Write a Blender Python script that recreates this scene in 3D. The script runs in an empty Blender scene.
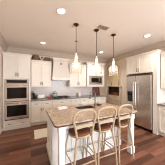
import bpy, bmesh, math, random
from mathutils import Vector, Matrix
random.seed(7)
R = math.radians
scene = bpy.context.scene
COL = scene.collection

# ------------------------------------------------------------------ camera
cam_d = bpy.data.cameras.new('camera')
cam = bpy.data.objects.new('camera', cam_d); COL.objects.link(cam)
cam.location = (0, 0, 1.5)
cam.rotation_euler = (R(90), 0, R(-26.4))
cam_d.sensor_width = 36; cam_d.sensor_fit = 'HORIZONTAL'
cam_d.lens = 104 / 165 * 36
cam_d.shift_y = 0.0091
cam_d.clip_start = 0.05
scene.camera = cam
# ------------------------------------------------------------------ world, exposure
w = bpy.data.worlds.new('world'); scene.world = w; w.use_nodes = True
bg = w.node_tree.nodes['Background']
bg.inputs[0].default_value = (0.80, 0.90, 1.0, 1); bg.inputs[1].default_value = 2.0
scene.view_settings.view_transform = 'Standard'
scene.view_settings.look = 'None'
scene.view_settings.gamma = 1
scene.view_settings.use_curve_mapping = False
scene.view_settings.exposure = 0.27
scene.cycles.filter_width = 1.1

def area(name, loc, target, sx, sy, power, col):
    d = bpy.data.lights.new(name, 'AREA'); d.shape = 'RECTANGLE'; d.size = sx; d.size_y = sy
    d.energy = power; d.color = col
    o = bpy.data.objects.new(name, d); COL.objects.link(o); o.location = loc
    o.rotation_euler = (Vector(target) - Vector(loc)).to_track_quat('-Z', 'Y').to_euler()
    return o
# daylight through the windows behind the camera (rear wall and right wall)
area('daylight_rear_window', (2.5, -2.50, 1.45), (1.9, 3, 1.8), 2.2, 1.9, 150, (0.93, 0.965, 1.0))
area('daylight_side_window', (3.76, -1.15, 1.5), (0, -1.0, 1.0), 1.6, 1.5, 30, (0.92, 0.96, 1.0))

# ------------------------------------------------------------------ materials
def lin(h):
    h = h.lstrip('#')
    c = [int(h[i:i+2], 16) / 255 for i in (0, 2, 4)]
    return tuple(x / 12.92 if x <= 0.04045 else ((x + 0.055) / 1.055) ** 2.4 for x in c) + (1,)
def base_mat(name, hexc, rough=0.5, metal=0.0, noise=0.0, nscale=8.0, bump=0.0, spec=0.5):
    m = bpy.data.materials.new(name); m.use_nodes = True
    nt = m.node_tree; b = nt.nodes['Principled BSDF']
    b.inputs['Base Color'].default_value = lin(hexc)
    b.inputs['Roughness'].default_value = rough; b.inputs['Metallic'].default_value = metal
    b.inputs['Specular IOR Level'].default_value = spec
    if noise or bump:
        tc = nt.nodes.new('ShaderNodeTexCoord'); n = nt.nodes.new('ShaderNodeTexNoise')
        n.inputs['Scale'].default_value = nscale; n.inputs['Detail'].default_value = 4
        nt.links.new(tc.outputs['Object'], n.inputs['Vector'])
        if noise:
            r = nt.nodes.new('ShaderNodeValToRGB'); c = lin(hexc)
            r.color_ramp.elements[0].position = 0.3; r.color_ramp.elements[1].position = 0.7
            r.color_ramp.elements[0].color = tuple(x * (1 - noise) for x in c[:3]) + (1,)
            r.color_ramp.elements[1].color = tuple(min(1, x * (1 + noise)) for x in c[:3]) + (1,)
            nt.links.new(n.outputs['Fac'], r.inputs['Fac']); nt.links.new(r.outputs['Color'], b.inputs['Base Color'])
        if bump:
            bp = nt.nodes.new('ShaderNodeBump'); bp.inputs['Strength'].default_value = bump; bp.inputs['Distance'].default_value = 0.01
            nt.links.new(n.outputs['Fac'], bp.inputs['Height']); nt.links.new(bp.outputs['Normal'], b.inputs['Normal'])
    return m
def emit_mat(name, hexc, strength):
    m = bpy.data.materials.new(name); m.use_nodes = True
    b = m.node_tree.nodes['Principled BSDF']
    b.inputs['Base Color'].default_value = lin(hexc)
    b.inputs['Emission Color'].default_value = lin(hexc); b.inputs['Emission Strength'].default_value = strength
    return m
def wood_floor():
    m = base_mat('wood_floor', '#6b4030', 0.3, spec=.3)
    nt = m.node_tree; b = nt.nodes['Principled BSDF']; L = nt.links.new
    tc = nt.nodes.new('ShaderNodeTexCoord')
    br = nt.nodes.new('ShaderNodeTexBrick')
    br.inputs['Scale'].default_value = 1.0; br.inputs['Brick Width'].default_value = 1.15; br.inputs['Row Height'].default_value = 0.125
    br.inputs['Mortar Size'].default_value = 0.0015; br.inputs['Bias'].default_value = 0.0
    br.offset = 0.37; br.offset_frequency = 3
    br.inputs['Color1'].default_value = lin('#4c2f25'); br.inputs['Color2'].default_value = lin('#94624b'); br.inputs['Mortar'].default_value = lin('#3a221a')
    L(tc.outputs['Object'], br.inputs['Vector'])
    mp = nt.nodes.new('ShaderNodeMapping'); mp.inputs['Scale'].default_value = (2.2, 26, 1)
    L(tc.outputs['Object'], mp.inputs['Vector'])
    n = nt.nodes.new('ShaderNodeTexNoise'); n.inputs['Scale'].default_value = 1.6; n.inputs['Detail'].default_value = 6
    L(mp.outputs['Vector'], n.inputs['Vector'])
    mx = nt.nodes.new('ShaderNodeMix'); mx.data_type = 'RGBA'; mx.blend_type = 'OVERLAY'; mx.inputs['Factor'].default_value = 0.6
    L(br.outputs['Color'], mx.inputs['A']); L(n.outputs['Fac'], mx.inputs['B'])
    L(mx.outputs['Result'], b.inputs['Base Color'])
    return m
def granite(name, ca, cb, cc, rough=0.22, scale=60):
    m = base_mat(name, ca, rough); nt = m.node_tree; b = nt.nodes['Principled BSDF']; L = nt.links.new
    tc = nt.nodes.new('ShaderNodeTexCoord')
    n1 = nt.nodes.new('ShaderNodeTexNoise'); n1.inputs['Scale'].default_value = scale; n1.inputs['Detail'].default_value = 5
    n2 = nt.nodes.new('ShaderNodeTexNoise'); n2.inputs['Scale'].default_value = scale * 0.3; n2.inputs['Detail'].default_value = 3
    L(tc.outputs['Object'], n1.inputs['Vector']); L(tc.outputs['Object'], n2.inputs['Vector'])
    r1 = nt.nodes.new('ShaderNodeValToRGB'); r1.color_ramp.elements[0].position = 0.36; r1.color_ramp.elements[1].position = 0.6
    r1.color_ramp.elements[0].color = lin(cb); r1.color_ramp.elements[1].color = lin(ca)
    L(n1.outputs['Fac'], r1.inputs['Fac'])
    r2 = nt.nodes.new('ShaderNodeValToRGB'); r2.color_ramp.elements[0].position = 0.42; r2.color_ramp.elements[1].position = 0.66
    r2.color_ramp.elements[0].color = (0, 0, 0, 1); r2.color_ramp.elements[1].color = (1, 1, 1, 1)
    L(n2.outputs['Fac'], r2.inputs['Fac'])
    mx = nt.nodes.new('ShaderNodeMix'); mx.data_type = 'RGBA'
    mx.inputs['B'].default_value = lin(cc)
    L(r2.outputs['Color'], mx.inputs['Factor']); L(r1.outputs['Color'], mx.inputs['A'])
    L(mx.outputs['Result'], b.inputs['Base Color'])
    return m
def tile_mat(name, c1, c2, mortar, bw, rh, axis, rough=0.3):
    m = base_mat(name, c1, rough); nt = m.node_tree; b = nt.nodes['Principled BSDF']; L = nt.links.new
    tc = nt.nodes.new('ShaderNodeTexCoord'); sp = nt.nodes.new('ShaderNodeSeparateXYZ'); cb = nt.nodes.new('ShaderNodeCombineXYZ')
    L(tc.outputs['Object'], sp.inputs[0]); L(sp.outputs[axis], cb.inputs[0]); L(sp.outputs[2], cb.inputs[1])
    br = nt.nodes.new('ShaderNodeTexBrick'); br.inputs['Scale'].default_value = 1
    br.inputs['Brick Width'].default_value = bw; br.inputs['Row Height'].default_value = rh; br.inputs['Mortar Size'].default_value = 0.003
    br.inputs['Color1'].default_value = lin(c1); br.inputs['Color2'].default_value = lin(c2); br.inputs['Mortar'].default_value = lin(mortar)
    L(cb.outputs[0], br.inputs['Vector']); L(br.outputs['Color'], b.inputs['Base Color'])
    return m
def brushed_steel(name, hexc, rough=0.28):
    m = base_mat(name, hexc, rough, 1.0); nt = m.node_tree; b = nt.nodes['Principled BSDF']; L = nt.links.new
    tc = nt.nodes.new('ShaderNodeTexCoord'); mp = nt.nodes.new('ShaderNodeMapping'); mp.inputs['Scale'].default_value = (2, 2, 160)
    n = nt.nodes.new('ShaderNodeTexNoise'); n.inputs['Scale'].default_value = 2; n.inputs['Detail'].default_value = 3
    L(tc.outputs['Object'], mp.inputs['Vector']); L(mp.outputs['Vector'], n.inputs['Vector'])
    mr = nt.nodes.new('ShaderNodeMapRange'); mr.inputs['To Min'].default_value = rough - 0.06; mr.inputs['To Max'].default_value = rough + 0.1
    L(n.outputs['Fac'], mr.inputs['Value']); L(mr.outputs['Result'], b.inputs['Roughness'])
    return m
def thin_glass(name, tint, haze):
    m = bpy.data.materials.new(name); m.use_nodes = True; nt = m.node_tree; nt.nodes.clear(); L = nt.links.new
    out = nt.nodes.new('ShaderNodeOutputMaterial'); tr = nt.nodes.new('ShaderNodeBsdfTransparent'); gl = nt.nodes.new('ShaderNodeBsdfGlossy')
    tl = nt.nodes.new('ShaderNodeBsdfTranslucent')
    tr.inputs[0].default_value = lin(tint); gl.inputs['Roughness'].default_value = 0.06; tl.inputs[0].default_value = (0.95, 0.93, 0.9, 1)
    lw = nt.nodes.new('ShaderNodeLayerWeight'); lw.inputs[0].default_value = 0.12
    m1 = nt.nodes.new('ShaderNodeMixShader'); m1.inputs[0].default_value = haze
    L(tr.outputs[0], m1.inputs[1]); L(tl.outputs[0], m1.inputs[2])
    m2 = nt.nodes.new('ShaderNodeMixShader'); L(lw.outputs['Fresnel'], m2.inputs[0]); L(m1.outputs[0], m2.inputs[1]); L(gl.outputs[0], m2.inputs[2])
    L(m2.outputs[0], out.inputs[0])
    return m

M = {
 'cab': base_mat('cream_cabinet_paint', '#e9e2d8', 0.38, noise=0.02, nscale=5),
 'white': base_mat('white_island_paint', '#ecebe9', 0.4, noise=0.02, nscale=5),
 'wall': base_mat('beige_wall_paint', '#e6d7c6', 0.75, noise=0.02, nscale=3, bump=0.05),
 'ceil': base_mat('pale_ceiling_paint', '#f0e5da', 0.85, noise=0.015, nscale=2),
 'crown': base_mat('darker_crown_tone', '#cbb9aa', 0.6, noise=0.03, nscale=6),  # moulding colour set darker than the walls
 'floor': wood_floor(),
 'granite': granite('beige_granite', '#c6ae93', '#8f755e', '#ccb69d'),
 'edge': granite('dark_brown_edge', '#4a382c', '#30241d', '#58453a'),
 'counter': granite('grey_brown_granite', '#8c837d', '#5d5550', '#9d948e', 0.2, 60),
 'splash': tile_mat('grey_backsplash_tile', '#d8d0cd', '#dfd8d5', '#cac2bf', 0.15, 0.075, 0),
 'splash_side': tile_mat('brightly_lit_backsplash_tile', '#e4e6e6', '#ecedec', '#d8d8d6', 0.15, 0.075, 1),  # paler than the back tile, strong light put into its colour
 'stone': granite('speckled_hearth_stone', '#dcc6ae', '#b09880', '#e6d6c2', 0.5, 14),
 'steel': brushed_steel('stainless_steel', '#cfc8c3', .22),
 'bright_steel': base_mat('polished_steel', '#e2ddd8', .3, 1.0, noise=.02),
 'steel_dark': base_mat('dark_steel', '#5d5650', 0.35, 0.9, noise=0.05),
 'black': base_mat('black_gloss', '#15110f', 0.15, noise=0.1, nscale=3, spec=.3),
 'oven_glass': base_mat('oven_window_glass', '#17110f', 0.1, noise=0.1, nscale=3, spec=.2),
 'iron': base_mat('black_cast_iron', '#1c1a19', 0.5, noise=0.15, nscale=20),
 'bronze': base_mat('bronze_metal', '#4a3628', 0.4, 0.8, noise=0.1, nscale=12),
 'pewter': base_mat('pewter_handle', '#4c443d', 0.35, 0.9, noise=0.05, nscale=20),
 'chrome': base_mat('faucet_steel', '#6b6561', 0.25, 1.0, noise=0.03, nscale=20),
 'stool': base_mat('cream_stool_paint', '#b8a48a', 0.42, noise=0.06, nscale=14),
 'leather': base_mat('brown_seat_leather', '#74462b', 0.45, noise=0.18, nscale=16, bump=0.1),
 'rug': base_mat('cream_rug_weave', '#e8dcc8', 0.9, noise=0.06, nscale=60, bump=0.4),
 'basket': base_mat('brown_wicker', '#7d5a48', 0.8, noise=0.3, nscale=45, bump=0.8),
 'bone': base_mat('pale_antler', '#eadbca', 0.6, noise=0.05, nscale=15),
 'ceramic': base_mat('white_ceramic', '#f2efeb', 0.2, noise=0.01),
 'cloth': base_mat('white_cotton', '#f0ece8', 0.9, noise=0.03, nscale=40, bump=0.3),
 'teal': base_mat('pale_teal_enamel', '#9fb8ac', 0.25, noise=0.04),
 'red': base_mat('red_enamel', '#b04a4e', 0.35, noise=0.1),
 'redwood': base_mat('dark_red_wood', '#7a4a3e', 0.5, noise=0.15, nscale=7),
 'log': base_mat('charred_log_bark', '#8a4a30', 0.85, noise=0.35, nscale=14, bump=0.6),
 'soot': base_mat('sooty_brick', '#46342a', 0.9, noise=0.25, nscale=10),
 'brown': base_mat('brown_wood_dish', '#6b4631', 0.5, noise=0.15, nscale=10),
 'brass': base_mat('aged_brass', '#94743f', 0.35, 0.7, noise=0.1),
 'candle': base_mat('ivory_candle_wax', '#efe0bd', 0.6, noise=0.02),
 'dark': base_mat('dark_toe_kick', '#4b3a31', 0.7, noise=0.05),
 'vent': base_mat('vent_metal_paint', '#a8917e', 0.5, noise=0.02),
 'slot': base_mat('vent_slot_dark', '#3c3029', 0.8, noise=0.02),
 'niche': base_mat('yellow_lit_niche', '#ecd9b4', 0.75, noise=0.02),  # yellow glow of a lit niche put into the wall colour
 'shade': thin_glass('clear_shade_glass', '#fffaf4', 0.2),
 'pane': thin_glass('window_glass', '#ffffff', 0.0),
 'bulb': emit_mat('warm_bulb', '#ffe8cc', 8),
 'lens': emit_mat('downlight_lens', '#fff0dc', 14),
 'display': emit_mat('blue_display', '#7fb6d8', 0.6),
}

# ------------------------------------------------------------------ mesh helpers
class MB:
    def __init__(s): s.bm = bmesh.new()
    def _merge(s, b, smooth=False):
        for f in b.faces: f.smooth = smooth
        me = bpy.data.meshes.new('tmp'); b.to_mesh(me); b.free(); s.bm.from_mesh(me); bpy.data.meshes.remove(me)
    def box(s, x0, x1, y0, y1, z0, z1, bev=0.0, seg=1, rot=None):
        b = bmesh.new(); bmesh.ops.create_cube(b, size=1)
        for v in b.verts:
            v.co = Vector(((x0+x1)/2 + v.co.x*(x1-x0), (y0+y1)/2 + v.co.y*(y1-y0), (z0+z1)/2 + v.co.z*(z1-z0)))
        if bev: bmesh.ops.bevel(b, geom=b.edges[:], offset=bev, segments=seg, affect='EDGES', profile=0.5)
        if rot is not None: bmesh.ops.transform(b, matrix=rot, verts=b.verts[:])
        s._merge(b); return s
    def tube(s, pts, rad, n=10, close=False):
        pts = [Vector(p) for p in pts]; k = len(pts)
        rads = rad if isinstance(rad, (list, tuple)) else [rad] * k
        b = bmesh.new(); rings = []; up = None
        for i, p in enumerate(pts):
            if close: t = pts[(i+1) % k] - pts[i-1]
            else: t = pts[min(i+1, k-1)] - pts[max(i-1, 0)]
            t.normalize()
            if up is None:
                up = Vector((0, 0, 1)) if abs(t.z) < 0.9 else Vector((1, 0, 0))
            a = (up - t * up.dot(t)).normalized(); up = a; c = t.cross(a)
            rings.append([b.verts.new(p + (a*math.cos(2*math.pi*j/n) + c*math.sin(2*math.pi*j/n)) * rads[i]) for j in range(n)])
        for i in range(k if close else k-1):
            A, B = rings[i], rings[(i+1) % k]
            for j in range(n): b.faces.new((A[j], A[(j+1) % n], B[(j+1) % n], B[j]))
        if not close: b.faces.new(rings[0][::-1]); b.faces.new(rings[-1])
        bmesh.ops.recalc_face_normals(b, faces=b.faces[:])
        s._merge(b, True); return s
    def lathe(s, prof, at=(0, 0, 0), n=28, cap=True, axis=None, smooth=True):
        b = bmesh.new(); rings = []
        for r, z in prof:
            if r < 1e-5: rings.append([b.verts.new((0, 0, z))])
            else: rings.append([b.verts.new((r*math.cos(2*math.pi*j/n), r*math.sin(2*math.pi*j/n), z)) for j in range(n)])
        for A, B in zip(rings, rings[1:]):
            for j in range(n):
                q = [A[j % len(A)], A[(j+1) % len(A)], B[(j+1) % len(B)], B[j % len(B)]]
                u = []
                for v in q:
                    if v not in u: u.append(v)
                if len(u) > 2: b.faces.new(u)
        if cap:
            for rg in (rings[0], rings[-1]):
                if len(rg) > 2: b.faces.new(rg)
        bmesh.ops.recalc_face_normals(b, faces=b.faces[:])
        mt = Matrix.Translation(at)
        if axis is not None: mt = mt @ Vector((0, 0, 1)).rotation_difference(Vector(axis)).to_matrix().to_4x4()
        bmesh.ops.transform(b, matrix=mt, verts=b.verts[:])
        s._merge(b, smooth); return s
    def slab(s, outer, holes, t0, t1, to3=lambda a, b, t: (a, b, t)):
        """polygon with holes, extruded from t0 to t1; to3 places the plane"""
        b = bmesh.new(); edges = []
        for loop in [outer] + holes:
            vs = [b.verts.new((p[0], p[1], 0)) for p in loop]
            edges += [b.edges.new((vs[i], vs[(i+1) % len(vs)])) for i in range(len(vs))]
        bmesh.ops.triangle_fill(b, edges=edges, use_beauty=True, use_dissolve=False)
        r = bmesh.ops.extrude_face_region(b, geom=b.faces[:])
        top = set(v for v in r['geom'] if isinstance(v, bmesh.types.BMVert))
        for v in b.verts:
            v.co = Vector(to3(v.co.x, v.co.y, t1 if v in top else t0))
        bmesh.ops.recalc_face_normals(b, faces=b.faces[:])
        s._merge(b); return s
    def sweep_profile(s, prof, p0, p1, out):
        """prism of a 2D profile (d along out, z) from p0 to p1"""
        b = bmesh.new(); out = Vector(out)
        A = [b.verts.new(Vector(p0) + out*d + Vector((0, 0, z))) for d, z in prof]
        B = [b.verts.new(Vector(p1) + out*d + Vector((0, 0, z))) for d, z in prof]
        k = len(prof)
        for i in range(k): b.faces.new((A[i], A[(i+1) % k], B[(i+1) % k], B[i]))
        b.faces.new(A[::-1]); b.faces.new(B)
        bmesh.ops.recalc_face_normals(b, faces=b.faces[:]); s._merge(b); return s
    def build(s, name, mat, parent=None, sub=0):
        me = bpy.data.meshes.new(name); s.bm.to_mesh(me); s.bm.free()
        me.materials.append(mat if not isinstance(mat, str) else M[mat])
        o = bpy.data.objects.new(name, me); COL.objects.link(o)
        if parent is not None: o.parent = parent
        if sub:
            md = o.modifiers.new('subdivision', 'SUBSURF'); md.levels = sub; md.render_levels = sub
        return o

def tag(o, label, cat, group=None):
    o['label'] = label; o['category'] = cat
    if group: o['group'] = group
    return o
def thing(name, label, cat, loc=(0, 0, 0), rz=0.0, group=None):
    o = bpy.data.objects.new(name, None); COL.objects.link(o)
    o.empty_display_size = 0.1; o.location = loc; o.rotation_euler = (0, 0, rz)
    return tag(o, label, cat, group)
def struct(o): o['kind'] = 'structure'; return o
def copy_tree(o, parent=None):
    c = o.copy(); COL.objects.link(c)
    if parent is not None: c.parent = parent
    for ch in list(o.children): copy_tree(ch, c)
    return c

# ------------------------------------------------------------------ room shell
XL, XR, YB, YF, H = -0.83, 3.85, 4.65, -2.6, 2.86
struct(MB().box(XL-.15, XR+.6, YF-.15, YB+.15, -0.12, 0.0).build('floor', 'floor'))
struct(MB().box(XL-.15, XR+.6, YF-.15, YB+.15, H, H+.12).build('ceiling', 'ceil'))
struct(MB().box(XL-.15, XL, YF-.15, YB+.15, 0, H).build('wall_left', 'wall'))
struct(MB().box(XL, XR, YB, YB+.15, 0, H).build('wall_back', 'wall'))
# right wall with the arched niche, the firebox opening and the side window
def arch_loop(y0, y1, z0, zs, n=20):
    r = (y1-y0)/2; c = (y0+y1)/2
    return [(y0, z0), (y1, z0)] + [(c + r*math.cos(math.pi*i/n), zs + r*math.sin(math.pi*i/n)) for i in range(n+1)]
NY0, NY1, NZ0, NZS = 3.70, 4.56, 1.42, 2.13
right = lambda a, b, t: (t, a, b)
WIN_R = [(-2.1, 0.75), (-0.2, 0.75), (-0.2, 2.25), (-2.1, 2.25)]
struct(MB().slab([(YF-.15, 0), (YB+.15, 0), (YB+.15, H), (YF-.15, H)],
    [arch_loop(NY0, NY1, NZ0, NZS), [(3.70, 0.90), (4.54, 0.90), (4.54, 1.37), (3.70, 1.37)], WIN_R], XR, XR+.16, right).build('wall_right', 'wall'))
struct(MB().box(XR+.16, XR+.45, NY0-.2, NY1+.085, 0, 1.385).box(XR+.07, XR+.45, NY0-.2, NY1+.085, 1.385, H).build('wall_niche', 'niche'))
# rear wall with a wide window
rear = lambda a, b, t: (a, t, b)
struct(MB().slab([(XL, 0), (XR, 0), (XR, H), (XL, H)], [[(1.35, 0.35), (3.65, 0.35), (3.65, 2.4), (1.35, 2.4)]], YF-.15, YF, rear).build('wall_rear', 'wall'))
def window(n, to3, a0, a1, z0, z1, t0, t1, nm):
    f = MB(); fw = 0.05
    xs = [a0 + (a1-a0)*i/nm for i in range(nm+1)]
    holes = [[(xs[i]+fw, z0+fw), (xs[i+1]-fw, z0+fw), (xs[i+1]-fw, z1-fw), (xs[i]+fw, z1-fw)] for i in range(nm)]
    f.slab([(a0, z0), (a1, z0), (a1, z1), (a0, z1)], holes, t0, t1, to3)
    o = struct(f.build('window_%d' % n, 'white'))
    tm = (t0+t1)/2
    MB().slab([(a0+.01, z0+.01), (a1-.01, z0+.01), (a1-.01, z1-.01), (a0+.01, z1-.01)], [], tm-.003, tm+.003, to3).build('pane', 'pane', o)
window(1, rear, 1.35, 3.65, 0.35, 2.4, YF-.12, YF-.06, 2)
window(2, right, -2.1, -0.2, 0.75, 2.25, XR+.05, XR+.11, 2)
# crown moulding
CP = [(0, -.19), (.012, -.19), (.02, -.17), (.035, -.15), (.05, -.11), (.085, -.055), (.10, -.045), (.10, -.03), (.12, -.02), (.12, 0), (0, 0)]
struct(MB().sweep_profile(CP, (XL, YB, H), (XR, YB, H), (0, -1, 0)).build('trim_1', 'crown'))
struct(MB().sweep_profile(CP, (XL, YF, H), (XL, YB, H), (1, 0, 0)).build('trim_2', 'crown'))
struct(MB().sweep_profile(CP, (XR, YF, H), (XR, YB, H), (-1, 0, 0)).build('trim_3', 'crown'))
# arch casing of the niche
ca = MB(); y0, y1 = NY0, NY1; c = (y0+y1)/2; r = (y1-y0)/2
ca.slab([(y0-.03, NZ0), (y0, NZ0)] + [(c - r*math.cos(math.pi*i/24), NZS + r*math.sin(math.pi*i/24)) for i in range(25)] + [(y1, NZ0), (y1+.03, NZ0)]
        + [(c + (r+.03)*math.cos(math.pi*i/24), NZS + (r+.03)*math.sin(math.pi*i/24)) for i in range(25)], [], XR-.03, XR, right)
struct(ca.build('trim_4', 'wall'))
# baseboards
struct(MB().box(XL, XL+.015, YF, 4.09, 0, .11, .003).build('baseboard_left', 'cab'))
struct(MB().box(XR-.015, XR, 2.92, 3.6, 0, .11, .003).build('baseboard_right', 'cab'))
# backsplashes
struct(MB().box(0.005, 3.42, YB-.012, YB, .925, 2.0).build('trim_5', 'splash'))
struct(MB().box(XR-.012, XR, 0.45, 1.755, .925, 1.45).build('trim_6', 'splash_side'))

# ------------------------------------------------------------------ cabinet builder (local: x = width, y = depth from the front, z up)
def bar_handle(parent, x, z, vertical=True, l=.12, y=-.02):
    m = MB(); h = l/2
    if vertical:
        m.tube([(x, y-.028, z-h), (x, y-.028, z+h)], .008, 8)
        for d in (-h*.75, h*.75): m.tube([(x, y, z+d), (x, y-.028, z+d)], .0045, 8)
    else:
        m.tube([(x-h, y-.028, z), (x+h, y-.028, z)], .008, 8)
        for d in (-h*.75, h*.75): m.tube([(x+d, y, z), (x+d, y-.028, z)], .0045, 8)
    return m.build('handle', 'pewter', parent)
def shaker(name, parent, x0, x1, z0, z1, mat='cab', th=.02, fr=.055):
    m = MB(); g = .0035
    x0 += g; x1 -= g; z0 += g; z1 -= g
    fr = min(fr, (z1-z0)*.3)
    m.box(x0, x0+fr, -th, 0, z0, z1, .003); m.box(x1-fr, x1, -th, 0, z0, z1, .003)
    m.box(x0+fr, x1-fr, -th, 0, z1-fr, z1, .003); m.box(x0+fr, x1-fr, -th, 0, z0, z0+fr, .003)
    m.box(x0+fr-.005, x1-fr+.005, -th+.010, 0, z0+fr-.005, z1-fr+.005)
    return m.build(name, mat, parent)
def doors(root, x0, x1, z0, z1, n=2, hz='low', single='right', mat='cab'):
    wd = (x1-x0)/n
    for i in range(n):
        a, b = x0+wd*i, x0+wd*(i+1)
        d = shaker('door', root, a, b, z0, z1, mat)
        left_hinge = (i % 2 == 0) if n > 1 else (single == 'right')
        hx = b-.03 if left_hinge else a+.03
        bar_handle(d, hx, z0+.11 if hz == 'low' else z1-.11)
def drawers(root, x0, x1, z0, z1, n=1, mat='cab', handles=1):
    wd = (x1-x0)/n
    for i in range(n):
        a, b = x0+wd*i, x0+wd*(i+1)
        d = shaker('drawer', root, a, b, z0, z1, mat, fr=.035)
        for k in range(handles):
            bar_handle(d, a + wd*(k+.5)/handles if handles > 1 else (a+b)/2, (z0+z1)/2, False, .11)
def cornice(root, w, d, z, h=.07, left=True, right=True, mat='cab', p=.035):
    prof = [(0, 0), (.010, 0), (.012, .015), (p*.6, h*.55), (p, h*.75), (p, h), (0, h)]
    m = MB()
    m.sweep_profile(prof, (-p if left else 0, 0, z), (w+(p if right else 0), 0, z), (0, -1, 0))
    if left: m.sweep_profile(prof, (0, 0, z), (0, d, z), (-1, 0, 0))
    if right: m.sweep_profile(prof, (w, 0, z), (w, d, z), (1, 0, 0))
    m.box(0, w, 0, d, z, z+h)
    return m.build('cornice', mat, root)
def upper(name, label, loc, rz, w, d, z0, z1, n, single='right', cz=True, cl=True, cr=True, group=None):
    t = thing(name, label, 'cabinet', loc, rz, group)
    top = z1 - (.06 if cz else 0)
    MB().box(0, w, 0, d, z0, top, .002).build('body', 'cab', t)
    doors(t, .01, w-.01, z0+.012, top-.02, n, 'low', single)
    if cz: cornice(t, w, d, top, .06, cl, cr)
    MB().box(0, w, .0, .02, z0-.03, z0, .003).build('light_rail', 'cab', t)
    return t
def lower(name, label, loc, rz, w, d, layout, group=None):
    t = thing(name, label, 'cabinet', loc, rz, group)
    MB().box(0, w, 0, d, .10, .88, .002).build('body', 'cab', t)
    MB().box(0, w, .06, d, 0, .10).build('toe_kick', 'cab', t)
    for kind, a, b, z0, z1, n in layout:
        if kind == 'door': doors(t, a, b, z0, z1, n, 'high')
        else: drawers(t, a, b, z0, z1, n)
    return t

YU, YBASE = 4.30, 4.10
# --- oven tower
t = thing('oven_cabinet', 'tall cream cabinet at far left holding the double oven', 'cabinet', (-.81, YBASE, 0))
TW, TD = .80, .545
b = MB()
b.box(0, .055, 0, TD, .09, 2.45, .002).box(TW-.055, TW, 0, TD, .09, 2.45, .002)
b.box(.055, TW-.055, 0, TD, .09, .31).box(.055, TW-.055, 0, TD, 1.66, 2.45).box(.055, TW-.055, TD-.02, TD, .31, 1.66)
b.build('body', 'cab', t)
MB().box(0, TW, .0, TD, 0, .09).box(-.005, TW+.004, -.012, 0, 0, .075, .003).build('plinth', 'cab', t)
doors(t, .012, TW-.012, 1.70, 2.43, 2, 'low')
drawers(t, .012, TW-.012, .105, .295, 1, handles=2)
cornice(t, TW, TD, 2.45, .075, False, True)
# --- double wall oven
o = thing('double_wall_oven', 'stainless double wall oven built into the tall cabinet at left', 'oven', (-.81+.06, YBASE, .315))
OW = TW-.12
MB().box(0, OW, .0, .5, 0, 1.335).build('body', 'steel_dark', o)
pz = MB().box(0, OW, -.03, 0, 1.195, 1.335, .004).build('control_panel', 'steel', o)
MB().box(.05, OW-.05, -.034, -.029, 1.22, 1.315).build('display_glass', 'black', pz)
for z0, z1 in ((.615, 1.185), (.03, .60)):
    d = MB().box(.0, OW, -.035, 0, z0, z1, .005).build('oven_door', 'steel', o)
    MB().box(.06, OW-.06, -.04, -.034, z0+.09, z1-.115, .002).build('oven_window', 'oven_glass', d)
    hm = MB().tube([(.04, -.085, z1-.055), (OW-.04, -.085, z1-.055)], .012, 10)
    for x in (.07, OW-.07): hm.tube([(x, -.03, z1-.055), (x, -.085, z1-.055)], .009, 8)
    hm.build('handle', 'steel', d)
MB().box(.0, OW, -.012, 0, 0, .028).build('vent_strip', 'black', o)

# --- uppers on the back wall
upper('wall_cabinet', 'cream two-door wall cabinet between the oven tower and the range hood', (.005, YU, 0), 0, .735, .338, 1.40, 2.40, 2, cl=False, cr=False)
upper('wall_cabinet', 'cream two-door wall cabinet between range hood and microwave cabinet', (1.50, YU, 0), 0, .83, .338, 1.40, 2.40, 2, cl=False, cr=False)
# --- range hood
h = thing('range_hood', 'cream tapered wooden range hood with small carved medallion', 'range hood', (.745, 4.13, 0))
HW, HD = .75, .505
bm = bmesh.new(); rows = []
zs = [1.67, 1.80, 1.81, 1.92, 2.05, 2.18, 2.30, 2.42]
prof = [(0.0, 0.0), (0.0, 0.0), (.018, .02), (.030, .045), (.045, .075), (.058, .098), (.066, .112), (.070, .12)]
for z, (ins, fy) in zip(zs, prof):
    rows.append([bm.verts.new(p) for p in ((ins, fy, z), (HW-ins, fy, z), (HW-ins, HD, z), (ins, HD, z))])
for A, B in zip(rows, rows[1:]):
    for j in range(4): bm.faces.new((A[j], A[(j+1) % 4], B[(j+1) % 4], B[j]))
bm.faces.new(rows[-1]); bmesh.ops.recalc_face_normals(bm, faces=bm.faces[:])
mb = MB(); mb._merge(bm); 
mb.box(.0, .02, 0, HD, 1.67, 1.69).box(HW-.02, HW, 0, HD, 1.67, 1.69)
mb.build('canopy', 'cab', h)
mb = MB().box(.03, HW-.03, .01, HD, 1.66, 1.675); mb.build('liner', 'steel_dark', h)
for k in range(2):
    MB().box(.09+k*.30, .36+k*.30, .10, .42, 1.652, 1.662, .003).build('filter', 'steel', h)
mb = MB()
for (p, z0, z1) in ((.0, 2.42, 2.46), (.02, 2.46, 2.50), (.04, 2.50, 2.56)): mb.box(.07-p, HW-.07+p, .12-p, HD, z0, z1, .005)
mb.build('cornice', 'cab', h)
mb = MB().box(-.004, HW+.004, -.02, .02, 1.665, 1.70, .004).box(-.004, HW+.004, -.014, .02, 1.775, 1.80, .004); mb.build('bottom_moulding', 'cab', h)
med = MB(); med.lathe([(.0, .006), (.022, .008), (.03, .014), (.042, .012), (.05, .0)], (HW/2, .108, 2.33), 20, False, (0, -1, .08))
for k in range(8):
    a = k*math.pi/4; med.lathe([(0, .014), (.008, .010), (.012, 0)], (HW/2+.034*math.cos(a), .106, 2.33+.044*math.sin(a)), 8, False, (0, -1, .08))
md = med.build('medallion', base_mat('carved_medallion', '#b3a08a', .5, noise=.15, nscale=30), h); md['label'] = 'darker carved medallion'

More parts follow.
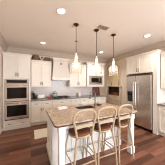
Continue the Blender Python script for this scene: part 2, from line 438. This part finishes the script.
# --- microwave cabinet
t = thing('microwave_cabinet', 'cream wall cabinet with open bay around the microwave, right of the hood', 'cabinet', (2.34, 4.24, 0))
MW_, MD_ = 1.0, .398
b = MB(); zb = 1.40
b.box(0, .12, 0, MD_, zb, 2.46, .002).box(MW_-.12, MW_, 0, MD_, zb, 2.46, .002)
b.box(.12, MW_-.12, 0, MD_, zb, 1.475).box(.12, MW_-.12, 0, MD_, 1.885, 2.46).box(.12, MW_-.12, MD_-.02, MD_, 1.475, 1.885)
b.build('body', 'cab', t)
doors(t, .012, MW_-.012, 1.90, 2.44, 2, 'low')
cornice(t, MW_, MD_, 2.46, .075)
MB().box(0, MW_, 0, .02, zb-.03, zb, .003).build('light_rail', 'cab', t)
mo = thing('microwave_oven', 'built-in stainless microwave with dark window, in its wall cabinet bay', 'microwave', (2.34+.125, 4.24, 1.48))
ww = MW_-.25
MB().box(0, ww, 0, .34, 0, .40).build('body', 'steel_dark', mo)
tr = MB().slab([(0, 0), (ww, 0), (ww, .40), (0, .40)], [[(.06, .06), (ww-.06, .06), (ww-.06, .34), (.06, .34)]], -.02, 0, rear).build('trim_frame', 'steel', mo)
dr = MB().box(.062, ww-.20, -.028, 0, .062, .338, .004).build('microwave_door', 'steel', mo)
MB().box(.10, ww-.235, -.032, -.027, .095, .305).build('door_window', 'black', dr)
MB().tube([(ww-.215, -.05, .09), (ww-.215, -.05, .31)], .008, 8).build('handle', 'steel', dr)
cp = MB().box(ww-.198, ww-.062, -.026, 0, .062, .338, .003).build('control_panel', 'steel_dark', mo)
for r_ in range(4):
    for c_ in range(3):
        MB().box(ww-.182+c_*.04, ww-.152+c_*.04, -.029, -.025, .085+r_*.045, .115+r_*.045).build('button', 'black', cp)

# --- base cabinets on the back wall
ZD = (.70, .865)
lay2 = lambda w: [('drawer', .01, w-.01, .70, .868, 2), ('door', .01, w-.01, .115, .69, 2)]
lower('base_cabinet', 'cream base cabinet with two drawers directly right of the oven tower', (.0, YBASE, 0), 0, .74, .545, lay2(.74))
lower('base_cabinet', 'cream base cabinet under the black cooktop', (.745, YBASE, 0), 0, .75, .545, [('drawer', .01, .74, .70, .868, 1), ('door', .01, .74, .115, .69, 2)])
lower('base_cabinet', 'cream base cabinet right of the cooktop, behind the island sink', (1.50, YBASE, 0), 0, .84, .545, lay2(.84))
lower('base_cabinet', 'cream base cabinet below the microwave cabinet at the right end', (2.345, YBASE, 0), 0, .995, .545, lay2(.995))
tag(MB().slab([(-.002, 4.065), (3.38, 4.065), (3.38, YB-.014), (-.002, YB-.014)], [], .882, .92).build('worktop', 'counter'),
    'dark grey stone worktop running along the back wall cabinets', 'worktop')

# --- fridge wall
XF = 3.33
t = thing('refrigerator_surround', 'tall cream surround with two doors over the refrigerator', 'cabinet', (XF, 2.865, 0), R(-90))
SW, SD = 1.10, XR-XF-.005
b = MB(); b.box(0, .03, 0, SD, 0, 2.45, .002).build('side_panel', 'cab', t)
MB().box(SW-.125, SW, 0, SD, 0, 2.45, .002).build('side_panel', 'cab', t)
MB().box(.03, SW-.125, 0, SD, 1.86, 2.45, .002).build('body', 'cab', t)
doors(t, .035, SW-.13, 1.87, 2.43, 2, 'low')
cornice(t, SW, SD, 2.45, .06)
f = thing('refrigerator', 'stainless side-by-side refrigerator with door dispenser', 'refrigerator', (XF, 2.825, 0), R(-90))
FW = .925
MB().box(0, FW, .02, SD-.03, .03, 1.815, .003).build('body', 'steel_dark', f)
MB().box(.01, FW-.01, -.03, .03, .005, .085, .003).build('bottom_grille', 'black', f)
MB().box(.0, FW, -.05, .05, 1.79, 1.825, .003).build('hinge_cover', 'steel_dark', f)
sx = .395
for nm, x0, x1, hx in (('freezer_door', 0, sx, sx-.045), ('fresh_food_door', sx, FW, sx+.045)):
    d = MB().box(x0+.005, x1-.005, -.06, .015, .09, 1.785, .012, 3).build(nm, 'steel', f)
    m = MB().tube([(hx, -.115, .62), (hx, -.122, .8), (hx, -.125, 1.1), (hx, -.122, 1.4), (hx, -.115, 1.58)], .013, 10)
    for z in (.66, 1.54): m.tube([(hx, -.055, z), (hx, -.118, z)], .010, 8)
    m.build('handle', 'bright_steel', d)
    if nm == 'freezer_door':
        dp = MB().slab([(.07, .87), (.31, .87), (.31, 1.23), (.07, 1.23)], [[(.09, .89), (.29, .89), (.29, 1.11), (.09, 1.11)]], -.068, -.055, rear).build('dispenser', 'black', d)
        MB().box(.09, .29, -.063, -.06, .89, 1.11).build('dispenser_recess', 'iron', dp)
        MB().box(.12, .26, -.072, -.067, 1.14, 1.21).build('dispenser_display', 'pewter', dp)
# --- right run
upper('wall_cabinet', 'cream wall cabinet right of the refrigerator, at the photo edge', (3.5, 1.755, 0), R(-90), .9, .345, 1.36, 2.45, 2, cl=False, cr=True)
lower('base_cabinet', 'cream base cabinet with drawers right of the refrigerator', (3.36, 1.755, 0), R(-90), .9, .485, [('drawer', .01, .89, .70, .868, 2), ('door', .01, .89, .115, .69, 2)])
tag(MB().slab([(3.325, .84), (XR-.014, .84), (XR-.014, 1.757), (3.325, 1.757)], [], .882, .92).build('worktop', 'counter'),
    'short stone worktop right of the refrigerator', 'worktop')

# ------------------------------------------------------------------ island
IX0, IX1, IY0, IY1, IZ = .30, 2.08, 1.465, 2.61, .92
def rounded(x0, x1, y0, y1, r, n=6):
    pts = []
    for cx, cy, a0 in ((x1-r, y1-r, 0), (x0+r, y1-r, 90), (x0+r, y0+r, 180), (x1-r, y0+r, 270)):
        for i in range(n+1):
            a = R(a0 + 90*i/n); pts.append((cx+r*math.cos(a), cy+r*math.sin(a)))
    return pts
SX0, SX1, SY0, SY1 = .98, 1.46, 2.16, 2.50
hole = rounded(SX0, SX1, SY0, SY1, .03, 4)
it = MB()
e = .008
it.slab(rounded(IX0+e, IX1-e, IY0+e, IY1-e, .06), [hole], IZ-.005, IZ)
it.slab(rounded(IX0, IX1, IY0, IY1, .065), [hole], IZ-.018, IZ-.005)
ed = MB().slab(rounded(IX0+.002, IX1-.002, IY0+.002, IY1-.002, .063), [hole], IZ-.042, IZ-.018)  # lower strip of the slab, coloured darker than the top
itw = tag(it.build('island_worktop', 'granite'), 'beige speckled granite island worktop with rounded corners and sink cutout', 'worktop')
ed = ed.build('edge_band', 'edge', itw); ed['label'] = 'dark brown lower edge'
isl = thing('kitchen_island', 'white panelled kitchen island base under the granite worktop', 'kitchen island', (0, 0, 0))
BX0, BX1, BY0, BY1, BZ = .36, 1.97, 1.91, 2.56, .878
b = MB()
b.box(BX0, BX0+.03, BY0, BY1, .0, BZ).box(BX1-.03, BX1, BY0, BY1, 0, BZ).box(BX0+.03, BX1-.03, BY0, BY0+.03, 0, BZ).box(BX0+.03, BX1-.03, BY1-.03, BY1, 0, BZ).box(BX0+.03, BX1-.03, BY0+.03, BY1-.03, .05, .08)
b.build('body', 'white', isl)
# end panels (left, right) and seating-side panels
for X, s in ((BX0, -1), (BX1, 1)):
    m = MB(); ys = [BY0, (BY0+BY1)/2, BY1]
    hs = [[(ys[i]+.07, .17), (ys[i+1]-.07, .17), (ys[i+1]-.07, .80), (ys[i]+.07, .80)] for i in range(2)]
    m.slab([(BY0, .0), (BY1, .0), (BY1, BZ), (BY0, BZ)], hs, X, X+s*.018, right)
    m.build('end_panel', 'white', isl)
    m = MB().box(min(X+s*.018, X+s*.034), max(X+s*.018, X+s*.034), BY0-.03, BY1+.0, 0, .12, .003); m.build('base_moulding', 'white', isl)
m = MB(); xs = [BX0 + (BX1-BX0)*i/4 for i in range(5)]
m.slab([(BX0-.018, 0), (BX1+.018, 0), (BX1+.018, BZ), (BX0-.018, BZ)], [[(xs[i]+.06, .17), (xs[i+1]-.06, .17), (xs[i+1]-.06, .80), (xs[i]+.06, .80)] for i in range(4)], BY0-.018, BY0, rear)
m.build('seating_side_panel', 'white', isl)
MB().box(BX0-.018, BX1+.018, BY0-.034, BY0-.018, 0, .12, .003).build('base_moulding', 'white', isl)
for k in range(2):
    a = BX0+.02+k*.8
    d = MB().box(a, a+.775, BY1, BY1+.02, .12, .86, .004).build('door', 'white', isl)
    bar = MB().tube([(a+.39, BY1+.05, .62), (a+.39, BY1+.05, .74)], .006, 8).build('handle', 'pewter', d)
for lx in (.375, 1.925):
    m = MB(); l = .095; y0 = 1.535
    m.box(lx-.012, lx+l+.012, y0-.012, y0+l+.012, 0, .14, .006)
    m.box(lx, lx+l, y0, y0+l, .14, .76, .006)
    m.box(lx-.008, lx+l+.008, y0-.008, y0+l+.008, .74, .77, .004)
    m.box(lx-.008, lx+l+.008, y0-.008, y0+l+.008, .77, BZ, .004)
    m.build('corner_leg', 'white', isl)
    MB().box(lx+.02, lx+l-.02, y0+l, BY0-.02, .77, BZ, .003).build('apron', 'white', isl)
MB().box(.375+.095, 1.925, 1.56, 1.585, .80, BZ, .003).build('apron', 'white', isl)
# sink
sk = MB(); zt = IZ-.042; zb_ = .70
sk.box(SX0-.015, SX0, SY0-.015, SY1+.015, zb_, zt).box(SX1, SX1+.015, SY0-.015, SY1+.015, zb_, zt)
sk.box(SX0, SX1, SY0-.015, SY0, zb_, zt).box(SX0, SX1, SY1, SY1+.015, zb_, zt).box(SX0, SX1, SY0, SY1, zb_, zb_+.012)
s_ = thing('sink', 'stainless undermount sink set into the island worktop', 'sink', (0, 0, 0))
sk.build('basin', 'steel', s_); MB().lathe([(0, 0), (.04, 0), (.045, .004), (.0, .006)], ((SX0+SX1)/2, (SY0+SY1)/2, zb_+.012), 20).build('drain', 'steel_dark', s_)
# faucet
fa = thing('faucet', 'tall gooseneck faucet beside the island sink', 'faucet', (1.53, 2.33, IZ))
MB().lathe([(.0, 0), (.030, 0), (.030, .008), (.024, .015), (.021, .06), (.0165, .075), (0, .075)], n=20).build('base', 'chrome', fa)
pts = [(0, 0, .06), (0, 0, .20), (0, 0, .31)] + [(-.075 + .075*math.cos(a), 0, .31 + .075*math.sin(a)) for a in [math.pi*i/12 for i in range(1, 12)]] + [(-.15, 0, .31), (-.15, 0, .29)]
MB().tube(pts, .0135, 12).build('gooseneck', 'chrome', fa)
MB().tube([(-.15, 0, .30), (-.15, 0, .27), (-.152, 0, .21), (-.152, 0, .20)], [.0145, .018, .022, .020], 12).build('spray_head', 'steel_dark', fa)
MB().tube([(.02, 0, .045), (.05, -.01, .06), (.09, -.02, .11)], [.009, .008, .006], 8).build('lever', 'chrome', fa)
# on the island
t = thing('sponge_dish', 'small brown wooden dish beside the faucet on the island', 'dish', (1.67, 2.36, IZ))
MB().lathe([(0, 0), (.05, 0), (.085, .022), (.08, .025), (.048, .008), (0, .008)], n=24).build('dish', 'brown', t)
MB().box(-.045, .045, -.03, .03, .008, .035, .006, 2).build('sponge', base_mat('dark_sponge', '#3f2f28', .9, noise=.2, nscale=60), t)
tw = MB()
for k in range(3): tw.box(-.115+k*.004, .115-k*.003, -.075+k*.003, .075, .0+k*.013, .0125+k*.013, .0055, 2)
tw = tw.build('folded_towel', 'cloth'); tw.location = (.66, 2.42, IZ); tw.rotation_euler = (0, 0, R(8))
tag(tw, 'folded white towel on the left part of the island worktop', 'towel')

# ------------------------------------------------------------------ bar stools
def arc_pts(f, n): return [f(i/n) for i in range(n+1)]
def make_stool():
    t = thing('bar_stool', '', 'bar stool')
    st = MB().lathe([(0, .735), (.15, .735), (.19, .74), (.202, .752), (.20, .768), (.185, .778), (.10, .784), (0, .785)], n=36)
    st.build('seat', 'leather', t)
    MB().lathe([(.155, .70), (.187, .70), (.198, .71), (.198, .737), (.155, .737), (.155, .70)], n=36, cap=False).build('seat_ring', 'stool', t)
    for sx in (-1, 1):
        # front leg, cabriole foot
        p = [(sx*.125, .14, .72), (sx*.16, .165, .62), (sx*.185, .19, .45), (sx*.195, .205, .25), (sx*.20, .215, .10), (sx*.203, .225, .035), (sx*.207, .238, .012)]
        MB().tube(p, [.017, .017, .016, .015, .014, .014, .012], 10).build('leg', 'stool', t)
        p = [(sx*.135, -.165, .72), (sx*.16, -.185, .60), (sx*.19, -.20, .40), (sx*.200, -.215, .20), (sx*.204, -.225, .05), (sx*.205, -.228, .0)]
        MB().tube(p, [.018, .018, .017, .0165, .0155, .015], 10).build('leg', 'stool', t)
    # balloon back
    half = [(.135, -.170, .70), (.145, -.178, .76), (.160, -.184, .84), (.182, -.190, .93), (.205, -.196, 1.00), (.210, -.200, 1.04), (.202, -.203, 1.072), (.184, -.206, 1.102), (.153, -.209, 1.128), (.112, -.211, 1.144), (.058, -.213, 1.152), (0, -.2135, 1.155)]
    full = [(-x, y, z) for x, y, z in half] + [(x, y, z) for x, y, z in half[::-1][1:]]
    MB().tube(full, .018, 10).build('back_frame', 'stool', t)
    sl = MB()
    b = bmesh.new(); n = 12; rows = []
    for i in range(n+1):
        u = -1 + 2*i/n; x = .165*u; y = -.186 - .012*(1-u*u)
        rows.append([b.verts.new((x, y+dy, z + .014*(1-u*u))) for dy, z in ((-.007, .868), (-.007, .920), (.007, .920), (.007, .868))])
    for A, B in zip(rows, rows[1:]):
        for j in range(4): b.faces.new((A[j], A[(j+1) % 4], B[(j+1) % 4], B[j]))
    b.faces.new(rows[0][::-1]); b.faces.new(rows[-1]); bmesh.ops.recalc_face_normals(b, faces=b.faces[:])
    sl._merge(b, False); sl.build('back_slat', 'stool', t)
    for (a, c_) in (((-.194, .203, .28), (.194, .203, .28)), ((-.194, -.211, .28), (.194, -.211, .28)), ((-.194, .203, .28), (-.194, -.211, .28)), ((.194, .203, .28), (.194, -.211, .28))):
        MB().tube([a, c_], .010, 8).build('footrest_bar', 'stool', t)
    for ch in t.children:
        for v in ch.data.vertices:
            v.co.x *= .955
            z = v.co.z
            v.co.z = z*.925 if z < .79 else .731 + (z-.79)*1.0
    return t
proto = make_stool()
for i, (x, y, rz, lab) in enumerate((
        (.755, 1.635, 2, 'cream balloon-back bar stool at the island, nearest its left end'),
        (1.205, 1.64, -2, 'cream balloon-back bar stool at the island, between the two others'),
        (1.655, 1.645, 1, 'cream balloon-back bar stool at the island, beside its right leg'))):
    s = proto if i == 0 else copy_tree(proto)
    s.location = (x, y, 0); s.rotation_euler = (0, 0, R(rz)); tag(s, lab, 'bar stool', 'bar stools along the island')

# ------------------------------------------------------------------ pendants
def make_pendant():
    t = thing('pendant_lamp', '', 'pendant lamp')
    MB().lathe([(0, 0), (.062, 0), (.062, -.012), (.05, -.026), (.012, -.032), (0, -.032)], n=28).build('canopy', 'bronze', t)
    MB().tube([(0, 0, -.025), (0, 0, -.68)], .0065, 10).build('rod', 'bronze', t)
    MB().lathe([(0, -.60), (.018, -.605), (.024, -.63), (.024, -.66), (.036, -.675), (.036, -.70), (0, -.70)], n=22).build('socket_cap', 'bone', t)
    pr = [(.034, -.685), (.037, -.70), (.038, -.75), (.042, -.785), (.060, -.805), (.100, -.825), (.114, -.845), (.119, -.88), (.121, -.95), (.119, -1.04), (.122, -1.075)]
    MB().lathe(pr, n=36, cap=False).build('glass_shade', 'shade', t)
    MB().lathe([(0, -.70), (.014, -.70), (.014, -.80), (.02, -.82), (.034, -.86), (.040, -.90), (.034, -.935), (.016, -.955), (0, -.957)], n=20).build('bulb', 'bulb', t)
    for ch in t.children:
        if ch.name.split('.')[0] in ('socket_cap', 'glass_shade', 'bulb'):
            for v in ch.data.vertices: v.co.z -= .05
    return t
pend = make_pendant()
for i, (x, lab) in enumerate(((.925, 'clear glass pendant lamp on a bronze rod, leftmost over the island'), (1.48, 'clear glass pendant lamp on a bronze rod, middle of the three over the island'), (2.04, 'clear glass pendant lamp on a bronze rod, rightmost over the island'))):
    p = pend if i == 0 else copy_tree(pend)
    p.location = (x, 2.19, H); tag(p, lab, 'pendant lamp', 'pendant lamps over the island')
    l = bpy.data.lights.new('pendant_glow', 'POINT'); l.energy = 2.5; l.color = (1, .88, .72); l.shadow_soft_size = .04
    lo = bpy.data.objects.new('pendant_glow', l); COL.objects.link(lo); lo.parent = p; lo.location = (0, 0, -.98)
MB().tube([(-.03, 0, -.385), (.03, 0, -.385)], .011, 10).build('swivel_joint', 'bronze', pend)

# ------------------------------------------------------------------ ceiling fittings
def make_can():
    t = thing('recessed_light', '', 'ceiling light')
    MB().lathe([(.062, 0), (.092, 0), (.092, -.004), (.085, -.009), (.062, -.006), (.062, 0)], n=32, cap=False).build('trim_ring', 'ceramic', t)
    MB().lathe([(0, -.003), (.063, -.003), (.063, -.001), (0, -.001)], n=32).build('lens', 'lens', t)
    return t
can = make_can()
for i, (x, y, lab) in enumerate(((.505, 1.92, 'round recessed ceiling light nearest the camera, left of the pendants'),
        (.36, 3.66, 'round recessed ceiling light above the left wall cabinet'),
        (2.70, 3.63, 'round recessed ceiling light in front of the microwave cabinet'),
        (2.94, 1.82, 'round recessed ceiling light in front of the refrigerator'))):
    p = can if i == 0 else copy_tree(can)
    p.location = (x, y, H); tag(p, lab, 'ceiling light', 'recessed lights in the ceiling')
    l = bpy.data.lights.new('downlight', 'SPOT'); l.energy = (12, 13, 46, 24)[i]; l.color = (1, .94, .87); l.spot_size = R((125, 66, 130, 95)[i]); l.spot_blend = .6; l.shadow_soft_size = .06
    lo = bpy.data.objects.new('downlight', l); COL.objects.link(lo); lo.parent = p; lo.location = (0, 0, -.02)
v = thing('ceiling_vent', 'rectangular slatted air vent in the ceiling between pendant canopies', 'air vent', (1.56, 2.02, H), R(0))
fr = MB().slab([(-.17, -.09), (.17, -.09), (.17, .09), (-.17, .09)], [[(-.14, -.065), (-.005, -.065), (-.005, .065), (-.14, .065)], [(.005, -.065), (.14, -.065), (.14, .065), (.005, .065)]], -.012, -.001)
fr.build('frame', 'vent', v); MB().box(-.145, .145, -.07, .07, -.003, -.001).build('duct_backing', 'slot', v)
sv = MB()
for k in range(7): sv.box(-.14, .14, -.055+k*.018, -.050+k*.018, -.010, -.004)
sv.build('louvers', 'vent', v); v.scale = (.78, .8, 1)

# ------------------------------------------------------------------ niche and fireplace on the right wall
fp = thing('fireplace', 'raised fireplace with speckled stone facing below the arched niche', 'fireplace', (0, 0, 0))
MB().slab([(3.60, .0), (4.60, .0), (4.60, 1.40), (3.60, 1.40)], [[(3.72, .92), (4.52, .92), (4.52, 1.36), (3.72, 1.36)]], XR-.03, XR-.002, right).build('stone_facing', 'stone', fp)
m = MB(); x1 = XR+.155
m.box(XR-.0, x1, 3.704, 3.72, .904, 1.366).box(XR, x1, 4.52, 4.536, .904, 1.366).box(XR, x1, 3.72, 4.52, .904, .92).box(XR, x1, 3.72, 4.52, 1.355, 1.366).box(x1-.012, x1, 3.72, 4.52, .92, 1.355)
m.build('firebox', 'soot', fp)
for k, (y0, y1, z, xx) in enumerate(((3.86, 4.40, .955, 3.90), (3.90, 4.34, .95, 3.955), (3.93, 4.30, 1.015, 3.93))):
    MB().tube([(xx, y0, z), (xx+.01, (y0+y1)/2, z+.006), (xx, y1, z)], [.034, .036, .033], 10).build('log', 'log', fp)
MB().box(XR-.075, XR-.002, 3.57, 4.62, 1.375, 1.415, .006, 2).build('mantel_shelf', 'cab', fp)
for i, y in enumerate((3.80, 4.33)):
    t = thing('candlestick', ('brass candlestick in the arched niche, nearer the refrigerator', 'brass candlestick in the arched niche, nearer the microwave cabinet')[i], 'candlestick', (XR+.03, y, NZ0), 0, 'candlesticks in the arched niche')
    MB().lathe([(0, 0), (.038, 0), (.036, .01), (.012, .025), (.009, .06), (.018, .075), (.009, .09), (.010, .13), (.024, .14), (.024, .15), (0, .15)], n=20).build('holder', 'brass', t)
    MB().lathe([(0, .15), (.014, .15), (.014, .42), (0, .425)], n=16).build('candle', 'candle', t)

# ------------------------------------------------------------------ things on the back worktop and cabinets
WZ = .92
k = thing('knife_block', 'black slanted knife block on the worktop beside the oven tower', 'knife block', (.155, 4.42, WZ))
rot = Matrix.Translation((0, 0, .02)) @ Matrix.Rotation(R(-20), 4, 'Y')
m = MB().box(-.07, .07, -.055, .055, 0, .02, .004).box(-.05, .045, -.05, .05, .01, .22, .006, 2, rot); m.build('block', 'black', k)
for i in range(5):
    MB().box(-.04+(i % 3)*.03, -.022+(i % 3)*.03, -.03+(i//3)*.04, -.008+(i//3)*.04, .215, .30-(i//3)*.02, .004, 1, rot).build('knife_handle', 'iron', k)
t = thing('toaster', 'white toaster on the worktop right of the knife block', 'toaster', (.36, 4.42, WZ))
m = MB().box(-.125, .125, -.075, .075, .012, .17, .03, 4); m.build('body', 'ceramic', t)
for y in (-.028, .028): MB().box(-.085, .085, y-.012, y+.012, .168, .172).build('slot', 'iron', t)
MB().box(-.11, .11, -.06, .06, 0, .014).build('foot', 'iron', t); MB().box(.124, .14, -.02, .02, .10, .12, .004).build('lever', 'iron', t)
ct = thing('cooktop', 'black gas cooktop on the worktop under the range hood', 'cooktop', (1.125, 4.36, WZ))
MB().box(-.36, .36, -.235, .235, 0, .014, .004).build('surface', 'black', ct)
for gx in (-.235, 0, .235):
    g = MB()
    for yy in (-.18, -.06, .06, .18): g.box(gx-.105, gx+.105, yy-.006, yy+.006, .045, .058)
    for xx in (-.10, 0, .10): g.box(gx+xx-.006, gx+xx+.006, -.19, .19, .045, .058)
    for xx in (-.10, .10):
        for yy in (-.18, .18): g.box(gx+xx-.006, gx+xx+.006, yy-.006, yy+.006, .014, .046)
    g.build('grate', 'iron', ct)
    for yy in (-.11, .11): MB().lathe([(0, .014), (.045, .014), (.04, .026), (.028, .034), (0, .034)], (gx, yy, 0), 18).build('burner', 'iron', ct)
for xx in (-.2, -.1, 0, .1, .2): MB().lathe([(0, .012), (.018, .012), (.015, .034), (0, .034)], (xx, -.215, 0), 14).build('knob', 'steel_dark', ct)
kt = thing('kettle', 'pale teal kettle with black handle at the left of the cooktop', 'kettle', (.885, 4.37, WZ+.0585))
MB().lathe([(0, 0), (.085, 0), (.095, .015), (.092, .06), (.07, .105), (.045, .12), (0, .122)], n=28).build('body', 'teal', kt)
MB().lathe([(0, .118), (.046, .118), (.04, .13), (.012, .136), (.014, .155), (0, .158)], n=20).build('lid', 'iron', kt)
MB().tube([(.08, 0, .06), (.115, 0, .09), (.14, 0, .125)], [.018, .013, .009], 10).build('spout', 'teal', kt)
MB().tube([(-.07, 0, .10)] + [(.078*math.cos(a), 0, .125+.085*math.sin(a)) for a in [math.pi*(1-i/10) for i in range(11)]] + [(.07, 0, .10)], .008, 8).build('handle', 'iron', kt)
t = MB().lathe([(0, 0), (.04, 0), (.045, .008), (.085, .06), (.088, .075), (.080, .072), (.04, .014), (0, .012)], n=26).build('bowl', 'red'); t.location = (.655, 4.3, WZ)
tag(t, 'small red bowl on the worktop just left of the cooktop', 'bowl')
t = thing('cutting_board', 'tall dark red wooden board leaning below the microwave cabinet', 'cutting board', (3.09, YB-.105, WZ))
rot = Matrix.Rotation(R(-12), 4, 'X')
m = MB().box(-.22, .22, 0, .022, .006, .43, .008, 2, rot); m.build('board', 'redwood', t)
t = thing('canister', 'small white lidded canister on the back worktop right of the cooktop', 'canister', (2.05, 4.45, WZ))
MB().lathe([(0, 0), (.055, 0), (.06, .01), (.06, .13), (.055, .14), (0, .14)], n=24).build('jar', 'ceramic', t)
MB().lathe([(0, .14), (.058, .14), (.05, .155), (.012, .16), (.014, .175), (0, .178)], n=24).build('lid', 'ceramic', t)
# on top of the left wall cabinet
CZ = 2.40
t = thing('wicker_basket', 'brown lidded wicker basket on top of the left wall cabinet', 'basket', (.185, 4.475, CZ))
MB().lathe([(0, 0), (.12, 0), (.14, .04), (.148, .14), (.143, .15), (0, .15)], n=26).build('base', 'basket', t)
MB().lathe([(.15, .15), (.15, .165), (.13, .205), (.07, .235), (.02, .245), (.02, .265), (0, .268)], n=26).build('lid', 'basket', t)
t = MB().slab(rounded(-.175, .175, -.085, .085, .05), [rounded(-.16, .16, -.07, .07, .04)], .012, .19).slab(rounded(-.175, .175, -.085, .085, .05), [], 0, .014).build('storage_basket', 'basket')
t.location = (.555, 4.535, CZ); tag(t, 'open oblong brown basket on the left wall cabinet, next to the range hood', 'basket')
t = thing('antler_ornament', 'pale antler ornament on the left wall cabinet beside the basket', 'ornament', (.385, 4.36, CZ))
MB().lathe([(0, 0), (.05, 0), (.045, .02), (.02, .03), (.016, .06), (0, .062)], n=18).build('stand', 'bone', t)
for s in (-1, 1):
    m = MB().tube([(0, 0, .05), (s*.04, 0, .10), (s*.085, 0, .15), (s*.10, 0, .21)], [.015, .014, .012, .005], 8)
    m.tube([(s*.05, 0, .11), (s*.045, -.02, .16), (s*.04, -.03, .20)], [.011, .009, .004], 8)
    m.tube([(s*.09, 0, .16), (s*.115, -.01, .20)], [.010, .004], 8)
    m.build('antler', 'bone', t)

# ------------------------------------------------------------------ rug
rg = MB().box(.09, 2.0, 3.08, 3.70, 0.0005, .012, .004, 2).build('rug', 'rug')
tag(rg, 'cream runner rug on the wood floor between island and back cabinets', 'rug')
